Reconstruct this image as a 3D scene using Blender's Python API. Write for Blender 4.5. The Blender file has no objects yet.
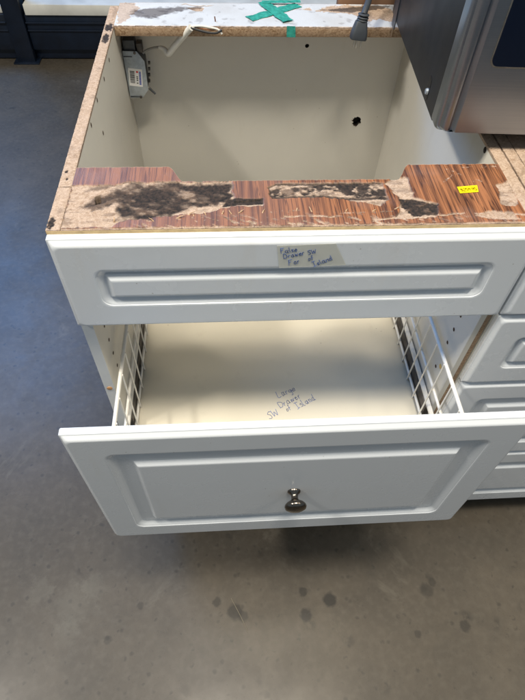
import bpy, bmesh, math, random
import numpy as np
from mathutils import Matrix, Vector, Euler

random.seed(7)
sc = bpy.context.scene
HT = 0.90                                   # height of the cabinet tops above the floor

# ------------------------------------------------------------------ camera
CAM_LOC = Vector((0.19377, -0.45473, HT + 0.37555))
CAM_ROT = Euler((0.65354, -0.02867, -0.05927), 'XYZ')
cd = bpy.data.cameras.new('camera'); cam = bpy.data.objects.new('camera', cd)
sc.collection.objects.link(cam); sc.camera = cam
cam.location = CAM_LOC; cam.rotation_euler = CAM_ROT
cd.sensor_fit = 'VERTICAL'; cd.sensor_height = 24; cd.lens = 24 * 529 / 700
cd.clip_start = 0.02; cd.clip_end = 200

# ------------------------------------------------------------------ light
wd = bpy.data.worlds.new('World'); sc.world = wd; wd.use_nodes = True
wd.node_tree.nodes['Background'].inputs[0].default_value = (0.72, 0.87, 1.0, 1)
wd.node_tree.nodes['Background'].inputs[1].default_value = 0.265

def area(name, loc, target, sx, sy, power, col):
    l = bpy.data.lights.new(name, 'AREA'); l.shape = 'RECTANGLE'; l.size = sx; l.size_y = sy
    l.energy = power; l.color = col
    o = bpy.data.objects.new(name, l); sc.collection.objects.link(o); o.location = loc
    o.rotation_euler = (Vector(target) - Vector(loc)).to_track_quat('-Z', 'Y').to_euler()
    return o
area('ceiling_lamp', (0.10, -0.36, 3.5), (0.14, -0.30, 0), 0.70, 0.16, 29, (1.0, 0.92, 0.78))
area('ceiling_lamp', (0.48, -0.58, 3.5), (0.44, -0.50, 0), 0.80, 0.16, 45, (1.0, 0.93, 0.80))
area('ceiling_lamp', (-1.75, -0.42, 3.5), (0.2, -0.1, 0.5), 0.80, 0.20, 76, (1.0, 0.94, 0.84))
area('ceiling_lamp', (2.30, -0.80, 3.5), (0.3, -0.1, 0.5), 0.80, 0.20, 17, (1.0, 0.90, 0.74))
area('small_ceiling_lamp', (0.56, 0.02, 3.5), (0.56, 0.02, 0), 0.34, 0.20, 7, (1.0, 0.88, 0.68))
area('skylight', (-2.8, 4.1, 4.2), (-0.6, 0.9, 0), 2.0, 2.8, 190, (0.12, 0.40, 1.0))

sc.view_settings.view_transform = 'Standard'; sc.view_settings.look = 'None'
sc.view_settings.gamma = 1; sc.view_settings.exposure = 0.0
sc.view_settings.use_curve_mapping = False

# ------------------------------------------------------------------ pixel -> place
RM = CAM_ROT.to_matrix()
def px(u, v, axis, val):
    """point of the photograph (525 x 700) on the plane axis = val"""
    d = RM @ Vector(((u - 262.5) / 529, -(v - 350) / 529, -1))
    k = (val - CAM_LOC[axis]) / d[axis]
    return CAM_LOC + d * k

# ------------------------------------------------------------------ node helpers
class NT:
    def __init__(s, name):
        s.m = bpy.data.materials.new(name); s.m.use_nodes = True
        s.t = s.m.node_tree; s.b = s.t.nodes['Principled BSDF']
    def n(s, typ, **kw):
        nd = s.t.nodes.new(typ)
        for k, v in kw.items():
            if hasattr(nd, k) and k not in ('Scale',): setattr(nd, k, v)
        return nd
    def set(s, sock, v):
        if isinstance(v, bpy.types.NodeSocket): s.t.links.new(v, sock)
        elif isinstance(v, (tuple, list)) and len(v) == 3 and sock.type == 'RGBA': sock.default_value = (*v, 1)
        else: sock.default_value = v
    def coord(s, scale=(1, 1, 1)):
        tc = s.n('ShaderNodeTexCoord'); mp = s.n('ShaderNodeMapping')
        s.t.links.new(tc.outputs['Object'], mp.inputs[0]); mp.inputs['Scale'].default_value = scale
        return mp.outputs[0]
    def noise(s, scale, detail=4, rough=.55, vec=None, dist=0):
        nd = s.n('ShaderNodeTexNoise'); nd.inputs['Scale'].default_value = scale
        nd.inputs['Detail'].default_value = detail; nd.inputs['Roughness'].default_value = rough
        nd.inputs['Distortion'].default_value = dist
        s.t.links.new(vec if vec is not None else s.coord(), nd.inputs['Vector']); return nd.outputs['Fac']
    def voro(s, scale, vec=None, out='Distance', feature='F1'):
        nd = s.n('ShaderNodeTexVoronoi'); nd.feature = feature; nd.inputs['Scale'].default_value = scale
        s.t.links.new(vec if vec is not None else s.coord(), nd.inputs['Vector']); return nd.outputs[out]
    def rng(s, v, a, b, c=0., d=1.):
        nd = s.n('ShaderNodeMapRange'); s.set(nd.inputs[0], v)
        for i, q in enumerate((a, b, c, d)): nd.inputs[i + 1].default_value = q
        return nd.outputs[0]
    def math(s, op, a, b=0.):
        nd = s.n('ShaderNodeMath'); nd.operation = op; s.set(nd.inputs[0], a); s.set(nd.inputs[1], b); return nd.outputs[0]
    def mix(s, f, a, b):
        nd = s.n('ShaderNodeMix'); nd.data_type = 'RGBA'; s.set(nd.inputs[0], f); s.set(nd.inputs[6], a); s.set(nd.inputs[7], b); return nd.outputs[2]
    def attr(s, name):
        nd = s.n('ShaderNodeAttribute'); nd.attribute_name = name; return nd.outputs['Fac']
    def bump(s, h, strength=.3, dist=.001):
        nd = s.n('ShaderNodeBump'); nd.inputs['Strength'].default_value = strength; nd.inputs['Distance'].default_value = dist
        s.t.links.new(h, nd.inputs['Height']); s.t.links.new(nd.outputs[0], s.b.inputs['Normal'])
    def base(s, c): s.set(s.b.inputs['Base Color'], c)
    def rough(s, v): s.set(s.b.inputs['Roughness'], v)
    def metal(s, v): s.set(s.b.inputs['Metallic'], v)

def simple(name, col, rough=.5, metal=0., var=.10, vs=60, bump=0.0, bs=300):
    k = NT(name); f = k.rng(k.noise(vs), .3, .7)
    k.base(k.mix(f, tuple(c * (1 - var) for c in col), tuple(min(1, c * (1 + var)) for c in col)))
    k.rough(k.rng(k.noise(vs * .6), .3, .7, max(0.02, rough - .06), rough + .08)); k.metal(metal)
    if bump: k.bump(k.noise(bs), bump, .0006)
    return k.m

def white_foil(name, col, rough=.32, dirt=(.62, .56, .46), amount=.5, specks=True):
    k = NT(name)
    big = k.rng(k.noise(9, 5, .6), .5, .78, 0, amount)
    c = k.mix(big, col, tuple(a * .93 for a in col))
    streak = k.noise(26, 5, .65, k.coord((1, 1, .25)))
    c = k.mix(k.rng(streak, .60, .80, 0, .35 * amount), c, dirt)
    if specks:
        sp = k.voro(70); keep = k.rng(k.noise(23, 2), .60, .64)
        f = k.math('MULTIPLY', k.rng(sp, .05, .09, 1, 0), keep)
        c = k.mix(k.math('MULTIPLY', f, .55), c, (.22, .18, .13))
    k.base(c)
    k.rough(k.rng(k.noise(14, 5, .65), .3, .75, rough - .06, rough + .14))
    k.bump(k.noise(55, 2), .03, .0006)
    return k.m

def particle(name, tone=1.0):
    k = NT(name)
    co = k.coord()
    fl = k.voro(420, co, 'Color'); sep = k.n('ShaderNodeSeparateColor'); k.t.links.new(fl, sep.inputs[0])
    c = k.mix(sep.outputs[0], (.30 * tone, .170 * tone, .080 * tone), (.62 * tone, .43 * tone, .26 * tone))
    c = k.mix(k.rng(k.noise(900, 2, .6, co), .58, .66), c, (.14, .07, .03))
    c = k.mix(k.rng(k.noise(30, 4, .6, co), .35, .7, 0, .45), c, (.62 * tone, .44 * tone, .30 * tone))
    k.base(c); k.rough(.85); k.bump(k.noise(700, 3), .6, .0007)
    return k.m

WHITE = white_foil('white_thermofoil', (.72, .75, .78), .22)
MELA = white_foil('cream_melamine', (.64, .61, .54), .40, (.45, .38, .28), .7)
MELA2 = white_foil('cream_melamine_drawer', (.735, .675, .545), .42, (.45, .38, .28), .6)
EDGEW = white_foil('white_edge_banding', (.66, .68, .68), .4)
PART = particle('raw_particle_board')
PARTD = particle('brown_particle_board', .62)
DARKHOLE = simple('painted_hole_shade', (.02, .014, .01), .9)  # near-black colour stands in for the darkness inside and behind the holes
RUSTHOLE = simple('drilled_wood_hole', (.06, .03, .015), .9)
WIREW = simple('white_coated_wire', (.78, .75, .68), .35, var=.05)
METAL_D = simple('grimy_slide_steel', (.10, .09, .08), .5, .6, .4)
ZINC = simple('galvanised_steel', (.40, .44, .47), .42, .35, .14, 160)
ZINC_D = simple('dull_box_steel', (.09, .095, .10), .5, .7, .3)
KNOBM = simple('antique_pewter', (.20, .175, .15), .22, 1., .25, 120)
BLACKP = simple('black_casing', (.010, .012, .016), .45, 0., .3, 20, .08, 900)
RUBBER = simple('grey_rubber', (.045, .052, .062), .55, 0., .12, 90, .05)
BRASS = simple('plug_prong_metal', (.55, .52, .46), .3, 1.)
JACKET = simple('white_cable_jacket', (.74, .72, .66), .5, 0., .08, 70)
BLACKW = simple('black_wire_insulation', (.02, .02, .022), .45)
COPPER = simple('copper', (.20, .08, .04), .5, .8)
NAVY = simple('navy_rack_paint', (.005, .010, .022), .4, 0., .35, 14)
DECK = simple('pale_shelf_deck', (.72, .70, .63), .7, 0., .15, 8)
PAPERW = simple('white_label_paper', (.82, .81, .78), .6, 0., .03)
INK = simple('black_print', (.02, .02, .02), .7)
BLUEINK = simple('blue_pen_ink', (.06, .15, .50), .6)
BLUEPR = simple('blue_print', (.03, .06, .40), .6)
REDPR = simple('red_print', (.62, .02, .03), .6)
YEL = simple('yellow_sticker_paper', (.95, .78, .0), .55, 0., .03)
YINK = simple('sticker_print', (.55, .36, .0), .6)
GREY = simple('plastic_slot', (.18, .20, .22), .3, .6)

k = NT('clear_note_tape'); k.base((.78, .78, .71)); k.rough(.28); k.b.inputs['Alpha'].default_value = .5; TAPEC = k.m
k = NT('green_masking_tape')
k.base(k.mix(k.rng(k.noise(160, 4), .3, .7), (.01, .20, .16), (.04, .40, .32))); k.rough(.45); k.bump(k.noise(240, 3), .5, .001); GREEN = k.m
k = NT('brushed_stainless')
br = k.noise(90, 4, .6, k.coord((.06, 1, 14))); k.base(k.mix(k.rng(br, .3, .7), (.29, .33, .39), (.33, .37, .43)))
k.metal(1.); k.rough(k.rng(k.noise(6, 4), .3, .7, .26, .40)); k.bump(br, .012, .0004); STEEL = k.m
k = NT('dark_oven_glass'); k.base((.003, .007, .020)); k.rough(.06); GLASS = k.m

# worn laminate, driven by the wear maps stored on the mesh
def worn(name, face_mat):
    k = NT(name); co = k.coord()
    bare, burn_and_slot_dark, soot = k.attr('bare'), k.attr('burn_and_slot_dark'), k.attr('soot')
    if face_mat == 'wood':
        g1 = k.noise(30, 5, .62, k.coord((4.6, .16, 1)), .5); g2 = k.noise(120, 3, .55, k.coord((4.2, .09, 1)), .25); g3 = k.noise(55, 2, .5, k.coord((3.4, .10, 1)), .3)
        c = k.mix(k.rng(g1, .34, .56), (.072, .026, .014), (.36, .145, .060))
        c = k.mix(k.rng(g2, .53, .63, 0, .55), c, (.045, .016, .010))
        c = k.mix(k.rng(k.math('ABSOLUTE', k.math('SUBTRACT', g3, .5)), .010, .030, .8, 0), c, (.040, .014, .009))
        c = k.mix(k.rng(k.noise(11, 4, .6, k.coord((1, 1.2, 1))), .5, .72, 0, .35), c, (.30, .20, .17))
        fade = k.attr('fade'); c = k.mix(k.math('MULTIPLY', fade, .42), c, (.215, .125, .11))
    else:
        c = k.mix(k.rng(k.noise(16, 5, .6), .45, .75, 0, .5), (.60, .62, .65), (.45, .44, .43))
        c = k.mix(k.rng(k.noise(300, 3, .7), .66, .74, 0, .5), c, (.28, .20, .14))
    fl = k.voro(430, co, 'Color'); sep = k.n('ShaderNodeSeparateColor'); k.t.links.new(fl, sep.inputs[0])
    pb = k.mix(sep.outputs[0], (.33, .225, .15), (.52, .39, .29))
    pb = k.mix(k.rng(k.noise(60, 4, .6), .35, .7, 0, .6), pb, (.50, .38, .295))
    pb = k.mix(k.rng(k.noise(1000, 2, .6), .60, .68), pb, (.20, .10, .05))
    c = k.mix(bare, c, pb)
    c = k.mix(k.math('MULTIPLY', soot, .88), c, (.050, .026, .016))
    ch = k.mix(k.rng(k.noise(260, 4, .65), .35, .7), (.006, .005, .004), (.055, .034, .024))
    c = k.mix(burn_and_slot_dark, c, ch)
    k.base(c)
    k.rough(k.rng(k.math('MAXIMUM', bare, burn_and_slot_dark), 0, 1, .42, .9))
    k.bump(k.noise(650, 4, .65), .45, .0008)
    return k.m
WORNWOOD = worn('scorched_wood_laminate', 'wood')
WORNWHITE = worn('chipped_white_laminate', 'white')

# ------------------------------------------------------------------ object helpers
COL = sc.collection
def link(name, me, mat=None, parent=None):
    o = bpy.data.objects.new(name, me); COL.objects.link(o)
    if mat is not None: me.materials.append(mat)
    if parent is not None: o.parent = parent
    return o
def thing(name, label, cat, loc=(0, 0, 0), group=None):
    o = bpy.data.objects.new(name, None); COL.objects.link(o); o.location = loc
    o.empty_display_size = .05; o['label'] = label; o['category'] = cat
    if group: o['group'] = group
    return o
def tag(o, label, cat):
    o['label'] = label; o['category'] = cat; return o
def part(name, parent, label=None):
    o = bpy.data.objects.new(name, None); COL.objects.link(o); o.parent = parent; o.empty_display_size = .03
    if label: o['label'] = label
    return o
def raw(name, V, F, mat, parent=None, smooth=None):
    me = bpy.data.meshes.new(name); me.from_pydata([tuple(v) for v in V], [], F); me.update()
    bm = bmesh.new(); bm.from_mesh(me); bmesh.ops.recalc_face_normals(bm, faces=bm.faces); bm.to_mesh(me); bm.free()
    if smooth is not None:
        me.shade_smooth(); me.set_sharp_from_angle(angle=math.radians(smooth))
    return link(name, me, mat, parent)
def from_bm(name, bm, mat, parent=None, smooth=None):
    me = bpy.data.meshes.new(name); bmesh.ops.recalc_face_normals(bm, faces=bm.faces); bm.to_mesh(me); bm.free()
    if smooth is not None:
        me.shade_smooth(); me.set_sharp_from_angle(angle=math.radians(smooth))
    return link(name, me, mat, parent)
def bbox(bm, x0, x1, y0, y1, z0, z1, bev=0., seg=2):
    g = bmesh.ops.create_cube(bm, size=1)
    vs = g['verts']
    for v in vs:
        v.co = Vector((x0 + (v.co.x + .5) * (x1 - x0), y0 + (v.co.y + .5) * (y1 - y0), z0 + (v.co.z + .5) * (z1 - z0)))
    if bev:
        es = list({e for v in vs for e in v.link_edges})
        bmesh.ops.bevel(bm, geom=es, offset=bev, segments=seg, profile=.5, affect='EDGES')
def box(name, x0, x1, y0, y1, z0, z1, mat, parent=None, bev=.0008, seg=2):
    bm = bmesh.new(); bbox(bm, x0, x1, y0, y1, z0, z1, bev, seg)
    return from_bm(name, bm, mat, parent, 35 if bev else None)
def tube(bm, pts, r, n=10, cap=True):
    pts = [Vector(p) for p in pts]; rs = r if isinstance(r, (list, tuple)) else [r] * len(pts)
    rings = []; up = None
    for i, p in enumerate(pts):
        d = (pts[min(i + 1, len(pts) - 1)] - pts[max(i - 1, 0)]).normalized()
        if up is None: up = d.orthogonal().normalized()
        up = (up - d * up.dot(d)).normalized(); s = d.cross(up)
        rings.append([bm.verts.new(p + (up * math.cos(a) + s * math.sin(a)) * rs[i]) for a in [2 * math.pi * j / n for j in range(n)]])
    for a, b in zip(rings, rings[1:]):
        for j in range(n): bm.faces.new((a[j], a[(j + 1) % n], b[(j + 1) % n], b[j]))
    if cap: bm.faces.new(rings[0][::-1]); bm.faces.new(rings[-1])
def rod(name, pts, r, mat, parent=None, n=10):
    bm = bmesh.new(); tube(bm, pts, r, n); return from_bm(name, bm, mat, parent, 50)
def curve_pts(P, k=8):
    P = [Vector(p) for p in P]; out = []
    for i in range(len(P) - 1):
        a, b, c, d = P[max(i - 1, 0)], P[i], P[i + 1], P[min(i + 2, len(P) - 1)]
        for j in range(k):
            t = j / k
            out.append(.5 * ((2 * b) + (c - a) * t + (2 * a - 5 * b + 4 * c - d) * t * t + (3 * b - a - 3 * c + d) * t ** 3))
    out.append(P[-1]); return out
def lathe(bm, prof, M, n=28):
    rings = []
    for r, h in prof:
        rings.append([bm.verts.new(M @ Vector((r * math.cos(2 * math.pi * j / n), r * math.sin(2 * math.pi * j / n), h))) for j in range(n)])
    for a, b in zip(rings, rings[1:]):
        for j in range(n): bm.faces.new((a[j], a[(j + 1) % n], b[(j + 1) % n], b[j]))
    bm.faces.new(rings[0][::-1]); bm.faces.new(rings[-1])
def prism(name, poly, d, mat, parent=None, bev=0.):
    """poly: 3D points in one plane, extruded by vector d"""
    bm = bmesh.new(); a = [bm.verts.new(p) for p in poly]; b = [bm.verts.new(Vector(p) + Vector(d)) for p in poly]
    bm.faces.new(a); bm.faces.new(b[::-1])
    for i in range(len(a)):
        j = (i + 1) % len(a); bm.faces.new((a[i], b[i], b[j], a[j]))
    if bev:
        bmesh.ops.recalc_face_normals(bm, faces=bm.faces)
        bmesh.ops.bevel(bm, geom=list(bm.edges), offset=bev, segments=2, profile=.5, affect='EDGES')
    return from_bm(name, bm, mat, parent, 35)

# numpy noise -------------------------------------------------------
_rng = np.random.default_rng(11); LAT = _rng.random((256, 256))
def vnoise(x, y):
    xi = np.floor(x).astype(int); yi = np.floor(y).astype(int); fx = x - xi; fy = y - yi
    fx = fx * fx * (3 - 2 * fx); fy = fy * fy * (3 - 2 * fy)
    g = lambda a, b: LAT[a & 255, b & 255]
    return (g(xi, yi) * (1 - fx) + g(xi + 1, yi) * fx) * (1 - fy) + (g(xi, yi + 1) * (1 - fx) + g(xi + 1, yi + 1) * fx) * fy
def fbm(x, y, o=4):
    s = 0; a = .5; t = 0
    for i in range(o):
        s = s + a * vnoise(x * 2 ** i + 17.3 * i, y * 2 ** i + 5.1 * i); t += a; a *= .55
    return s / t
def sd(X, Y, poly):
    """signed distance, negative inside"""
    d = np.full(X.shape, 1e9); ins = np.zeros(X.shape, bool); n = len(poly)
    for i in range(n):
        ax, ay = poly[i]; bx, by = poly[(i + 1) % n]; ex, ey = bx - ax, by - ay
        wx, wy = X - ax, Y - ay; t = np.clip((wx * ex + wy * ey) / (ex * ex + ey * ey + 1e-12), 0, 1)
        d = np.minimum(d, (wx - ex * t) ** 2 + (wy - ey * t) ** 2)
        c = ((ay <= Y) != (by <= Y)) & (X < ex * (Y - ay) / (ey + 1e-12) + ax); ins ^= c
    return np.where(ins, -1, 1) * np.sqrt(d)
def sstep(v, a, b):
    t = np.clip((v - a) / (b - a), 0, 1); return t * t * (3 - 2 * t)
def topoly(pts, z=HT): return [(q.x, q.y) for q in (px(u, v, 2, z) for u, v in pts)]

def sheet(name, X, Y, Z, thick, mat, parent, attrs):
    """slab whose top is the grid X,Y,Z (rows, cols); straight sides down by thick"""
    R, C = X.shape; zb = float(Z.mean()) - thick
    top = np.stack([X, Y, Z], -1).reshape(-1, 3)
    idx = np.arange(R * C).reshape(R, C)
    q = np.stack([idx[:-1, :-1], idx[:-1, 1:], idx[1:, 1:], idx[1:, :-1]], -1).reshape(-1, 4)
    per = np.concatenate([idx[0, :], idx[1:, -1], idx[-1, -2::-1], idx[-2:0:-1, 0]])
    nb = len(per); bot = top[per].copy(); bot[:, 2] = zb; b0 = R * C + np.arange(nb)
    nx = np.roll(np.arange(nb), -1)
    side = np.stack([per, b0, b0[nx], per[nx]], -1)
    V = np.concatenate([top, bot]); F = np.concatenate([q, side])
    me = bpy.data.meshes.new(name)
    me.vertices.add(len(V)); me.vertices.foreach_set('co', V.astype(np.float32).ravel())
    me.loops.add(F.size + nb); me.loops.foreach_set('vertex_index', np.concatenate([F.ravel(), b0[::-1]]).astype(np.int32))
    me.polygons.add(len(F) + 1)
    me.polygons.foreach_set('loop_start', np.concatenate([np.arange(len(F)) * 4, [F.size]]).astype(np.int32))
    me.update(calc_edges=True); me.validate()
    for kx, a in attrs.items():
        at = me.attributes.new(kx, 'FLOAT', 'POINT')
        full = np.zeros(len(V), np.float32); full[:R * C] = a.ravel()
        full[R * C:] = a.ravel()[per] if kx != 'bare' else 1.0
        if kx == 'bare': full[per] = 1.0
        at.data.foreach_set('value', full)
    me.shade_smooth(); me.set_sharp_from_angle(angle=math.radians(50))
    return link(name, me, mat, parent)

# pen strokes -------------------------------------------------------
GL = {
 'F': [[(0, 0), (.08, 1)], [(.0, .98), (.55, 1.02)], [(.05, .55), (.4, .58)]],
 'D': [[(0, 0), (.05, 1), (.4, .9), (.6, .55), (.45, .12), (0, 0)]],
 'S': [[(.5, .88), (.3, 1), (.08, .8), (.2, .55), (.42, .4), (.4, .1), (.2, 0), (0, .12)]],
 'W': [[(0, 1), (.15, 0), (.35, .7), (.52, 0), (.75, 1)]],
 'I': [[(0, 0), (.4, .02)], [(.2, 0), (.26, 1)], [(.05, 1), (.5, 1.0)]],
 'L': [[(.08, 1), (0, 0), (.5, .04)]],
 'a': [[(.4, .5), (.15, .5), (0, .2), (.15, 0), (.36, .15), (.42, .5), (.4, .1), (.52, .02)]],
 'l': [[(0, 1), (.02, .1), (.16, 0)]],
 's': [[(.32, .45), (.14, .5), (.06, .36), (.28, .2), (.2, 0), (0, .06)]],
 'e': [[(.04, .26), (.36, .3), (.26, .5), (.08, .42), (.06, .1), (.22, 0), (.42, .12)]],
 'r': [[(0, .5), (.04, 0)], [(.03, .3), (.16, .48), (.32, .46)]],
 'w': [[(0, .5), (.1, 0), (.24, .4), (.36, 0), (.5, .5)]],
 'o': [[(.2, .5), (.02, .28), (.14, 0), (.34, .12), (.34, .4), (.2, .5)]],
 'f': [[(.36, .95), (.2, 1), (.14, .8), (.12, 0)], [(0, .5), (.32, .52)]],
 'n': [[(0, .5), (.02, 0)], [(.02, .3), (.18, .5), (.3, .38), (.32, 0)]],
 'd': [[(.36, .4), (.14, .5), (0, .2), (.14, 0), (.34, .14)], [(.42, 1), (.36, .05), (.46, 0)]],
 'g': [[(.36, .45), (.12, .5), (0, .25), (.16, .05), (.36, .2), (.38, .5), (.34, -.4), (.1, -.42)]],
 '.': [[(0, 0), (.05, .03)]], '$': [[(.5, .85), (.1, .85), (.1, .5), (.5, .5), (.5, .12), (.05, .12)], [(.3, 1.05), (.3, -.05)]],
 '2': [[(0, .85), (.25, 1), (.48, .8), (.4, .5), (0, 0), (.5, 0)]], '9': [[(.45, .7), (.2, .5), (.02, .75), (.25, 1), (.46, .8), (.35, 0)]],
 '5': [[(.48, 1), (.08, 1), (.04, .55), (.35, .6), (.48, .3), (.3, .02), (0, .08)]],
 '0': [[(.25, 1), (.02, .6), (.08, .1), (.28, 0), (.46, .4), (.42, .85), (.25, 1)]],
}
def pen(name, lines, org, ex, ey, w, mat, parent, rnd=.04):
    """lines: (text, x, y, size, slant degrees) in metres on the plane org + x*ex + y*ey"""
    org, ex, ey = Vector(org), Vector(ex), Vector(ey); nz = ex.cross(ey); V = []; F = []
    for text, x, y, size, sl in lines:
        cx = 0.; ca, sa = math.cos(math.radians(sl)), math.sin(math.radians(sl))
        for ch in text:
            if ch == ' ': cx += .45; continue
            wd_ = 0
            for st in GL[ch]:
                P = [(cx + p[0] + random.uniform(-rnd, rnd), p[1] + random.uniform(-rnd, rnd)) for p in st]
                wd_ = max(wd_, max(p[0] for p in st))
                P3 = curve_pts([(a, b, 0) for a, b in P], 4) if len(P) > 2 else [Vector((a, b, 0)) for a, b in P]
                Q = [org + ex * (x + (p.x * ca - p.y * sa) * size) + ey * (y + (p.x * sa + p.y * ca) * size) for p in P3]
                for a, b in zip(Q, Q[1:]):
                    d = (b - a)
                    if d.length < 1e-6: continue
                    d.normalize(); s = d.cross(nz) * w * .5; e = d * w * .35; i = len(V)
                    t = nz * .0002
                    V += [a - e - s, b + e - s, b + e + s, a - e + s, a - e - s + t, b + e - s + t, b + e + s + t, a - e + s + t]
                    F += [(i + 4, i + 5, i + 6, i + 7), (i, i + 1, i + 5, i + 4), (i + 1, i + 2, i + 6, i + 5), (i + 2, i + 3, i + 7, i + 6), (i + 3, i, i + 4, i + 7)]
            cx += wd_ + .16
    me = bpy.data.meshes.new(name); me.from_pydata([tuple(v) for v in V], [], F); me.update()
    return link(name, me, mat, parent)

# ================================================================== FLOOR
k = NT('polished_concrete')
co = k.coord()
n1 = k.noise(1.7, 6, .6, co); n2 = k.noise(8, 6, .65, co, .5); n3 = k.noise(60, 5, .6, co)
c = k.mix(k.rng(n1, .35, .68), (.058, .047, .034), (.112, .092, .068))
c = k.mix(k.rng(n2, .40, .68, 0, .45), c, (.058, .050, .039))
c = k.mix(k.rng(k.noise(22, 6, .7, co, .4), .47, .66, 0, .16), c, (.050, .042, .033))
c = k.mix(k.rng(k.noise(240, 3, .6, co), .60, .72, 0, .5), c, (.030, .026, .021))
c = k.mix(k.rng(n3, .45, .72, 0, .28), c, (.150, .131, .103))
blob = k.voro(13, co); keep = k.rng(k.noise(31, 3, .5, co), .54, .62)
c = k.mix(k.math('MULTIPLY', k.math('MULTIPLY', k.rng(blob, .10, .26, 1, 0), keep), .5), c, (.028, .024, .019))
blob2 = k.voro(46, co); keep2 = k.rng(k.noise(60, 2, .5, co), .49, .56)
c = k.mix(k.math('MULTIPLY', k.math('MULTIPLY', k.rng(blob2, .12, .30, 1, 0), keep2), .5), c, (.028, .024, .019))
pat = k.rng(k.noise(5.2, 6, .7, co, .8), .61, .67)
c = k.mix(k.math('MULTIPLY', pat, .30), c, (.175, .155, .122))
geo = k.n('ShaderNodeNewGeometry')
wob = k.math('MULTIPLY', k.math('SUBTRACT', k.noise(90, 3, .6, co), .5), .012)
for (u, v, r, a) in [(235, 612, .017, .5), (217, 602, .010, .45), (243, 616, .012, .4), (330, 600, .015, .6), (306, 615, .014, .55), (303, 592, .010, .5),
                     (427, 590, .016, .35), (432, 582, .010, .35), (465, 626, .012, .4), (418, 634, .008, .35), (140, 606, .008, .3), (108, 640, .009, .3)]:
    q = px(u, v, 2, 0); vm = k.n('ShaderNodeVectorMath'); vm.operation = 'DISTANCE'
    k.t.links.new(geo.outputs['Position'], vm.inputs[0]); vm.inputs[1].default_value = q
    f = k.rng(k.math('ADD', vm.outputs['Value'], wob), r * .75, r * 1.15, min(.9, a * 1.5), 0); c = k.mix(f, c, (.022, .019, .015))
big = k.math('MULTIPLY', k.math('SUBTRACT', k.noise(26, 6, .7, co), .5), .17)
for (u, v, r, a) in [(72, 605, .045, .22), (95, 585, .026, .18), (40, 592, .026, .18), (66, 640, .03, .15)]:
    q = px(u, v, 2, 0); vm = k.n('ShaderNodeVectorMath'); vm.operation = 'DISTANCE'
    k.t.links.new(geo.outputs['Position'], vm.inputs[0]); vm.inputs[1].default_value = q
    c = k.mix(k.rng(k.math('ADD', vm.outputs['Value'], big), r * .4, r * 1.3, a, 0), c, (.185, .168, .130))
k.base(c)
k.rough(k.rng(n2, .3, .7, .44, .56)); k.bump(k.noise(38, 5, .6, co), .06, .002); k.b.inputs['Specular IOR Level'].default_value = .30
k.b.inputs['Coat Weight'].default_value = .24; k.set(k.b.inputs['Coat Roughness'], k.rng(n2, .3, .7, .20, .30))
FLOORM = k.m
N = 24
fl = raw('concrete_floor', [(-7 + 14 * i / N, -5 + 14 * j / N, 0) for j in range(N + 1) for i in range(N + 1)],
         [(j * (N + 1) + i, j * (N + 1) + i + 1, (j + 1) * (N + 1) + i + 1, (j + 1) * (N + 1) + i) for j in range(N) for i in range(N)], FLOORM)
fl['kind'] = 'structure'; fl['label'] = 'polished mottled grey concrete floor'

# ================================================================== DOOR / DRAWER FRONTS
def front(name, x0, w, z0, h, yf, t, margin, groove, parent, mat=WHITE, dep=.0064):
    prof = [(.0006, t, .0015), (0, t - .001, .002), (0, .0068, .002), (.0004, .0060, .002), (.0016, .0057, .0025), (.0022, .0052, .0028), (.0046, .0018, .005), (.0060, .0005, .006), (.0076, 0, .007), (.0084, 0, .0072),
            (margin - .0018, 0, .0132), (margin - .001, 0, .013), (margin + .0006, .0004, .0128), (margin + .0010, .0012, .0126), (margin + .0020, .0015, .012), (margin + .0038, .0026, .011), (margin + .0060, .0044, .0095), (margin + .0084, dep - .0004, .008), (margin + .0100, dep, .006),
            (margin + .0108, dep - .0001, .003), (margin + .0116, dep - .0002, .0028), (margin + groove - .0086, .0055, .0016), (margin + groove - .0078, .0054, .0015), (margin + groove - .0070, .0050, .0014), (margin + groove - .0030, .0008, .0012), (margin + groove - .0018, .0002, .001), (margin + groove, 0, .001), (margin + groove + .0008, 0, .001)]
    bm = bmesh.new(); n = 7; loops = []
    for d, y, r in prof:
        L = []
        xa, xb, za, zb = x0 + d, x0 + w - d, z0 + d, z0 + h - d
        for cx, cz, a0 in ((xb - r, zb - r, 0), (xa + r, zb - r, 90), (xa + r, za + r, 180), (xb - r, za + r, 270)):
            for j in range(n):
                a = math.radians(a0 + 90 * j / (n - 1)); L.append(bm.verts.new((cx + r * math.cos(a), yf + y, cz + r * math.sin(a))))
        loops.append(L)
    m = len(loops[0])
    for a, b in zip(loops, loops[1:]):
        for j in range(m): bm.faces.new((a[j], a[(j + 1) % m], b[(j + 1) % m], b[j]))
    bm.faces.new(loops[0]); bm.faces.new(loops[-1][::-1])
    return from_bm(name, bm, mat, parent, 24)

# ================================================================== BASE CABINET
W, D, TP, T = .549, .597, .0151, .015
RZ = HT - .016                                 # underside of the top rails
cab = thing('base_cabinet', 'white base cabinet with scorched brown top rail, open top and lower drawer pulled out', 'cabinet')

def side_panel(x0, x1, inner, name, group_holes):
    o = box(name, x0, x1, 0.0006, D, .10, HT - .0042, MELA, cab, .0006)
    return o
sl = side_panel(0, TP, TP, 'side_panel', 0)
sr = side_panel(W - TP, W, W - TP, 'side_panel', 0)
# front edge banding of the two side panels
box('edge_banding', .0003, TP - .0003, -.0002, .0006, .10, HT - .0045, EDGEW, sl, 0)
box('edge_banding', W - TP + .0003, W - .0068, -.0002, .0006, .10, HT - .0045, MELA, sr, 0)
box('raw_edge', W - .0067, W - .0003, -.0001, .0006, .10, HT - .0045, PARTD, sr, 0)

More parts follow.
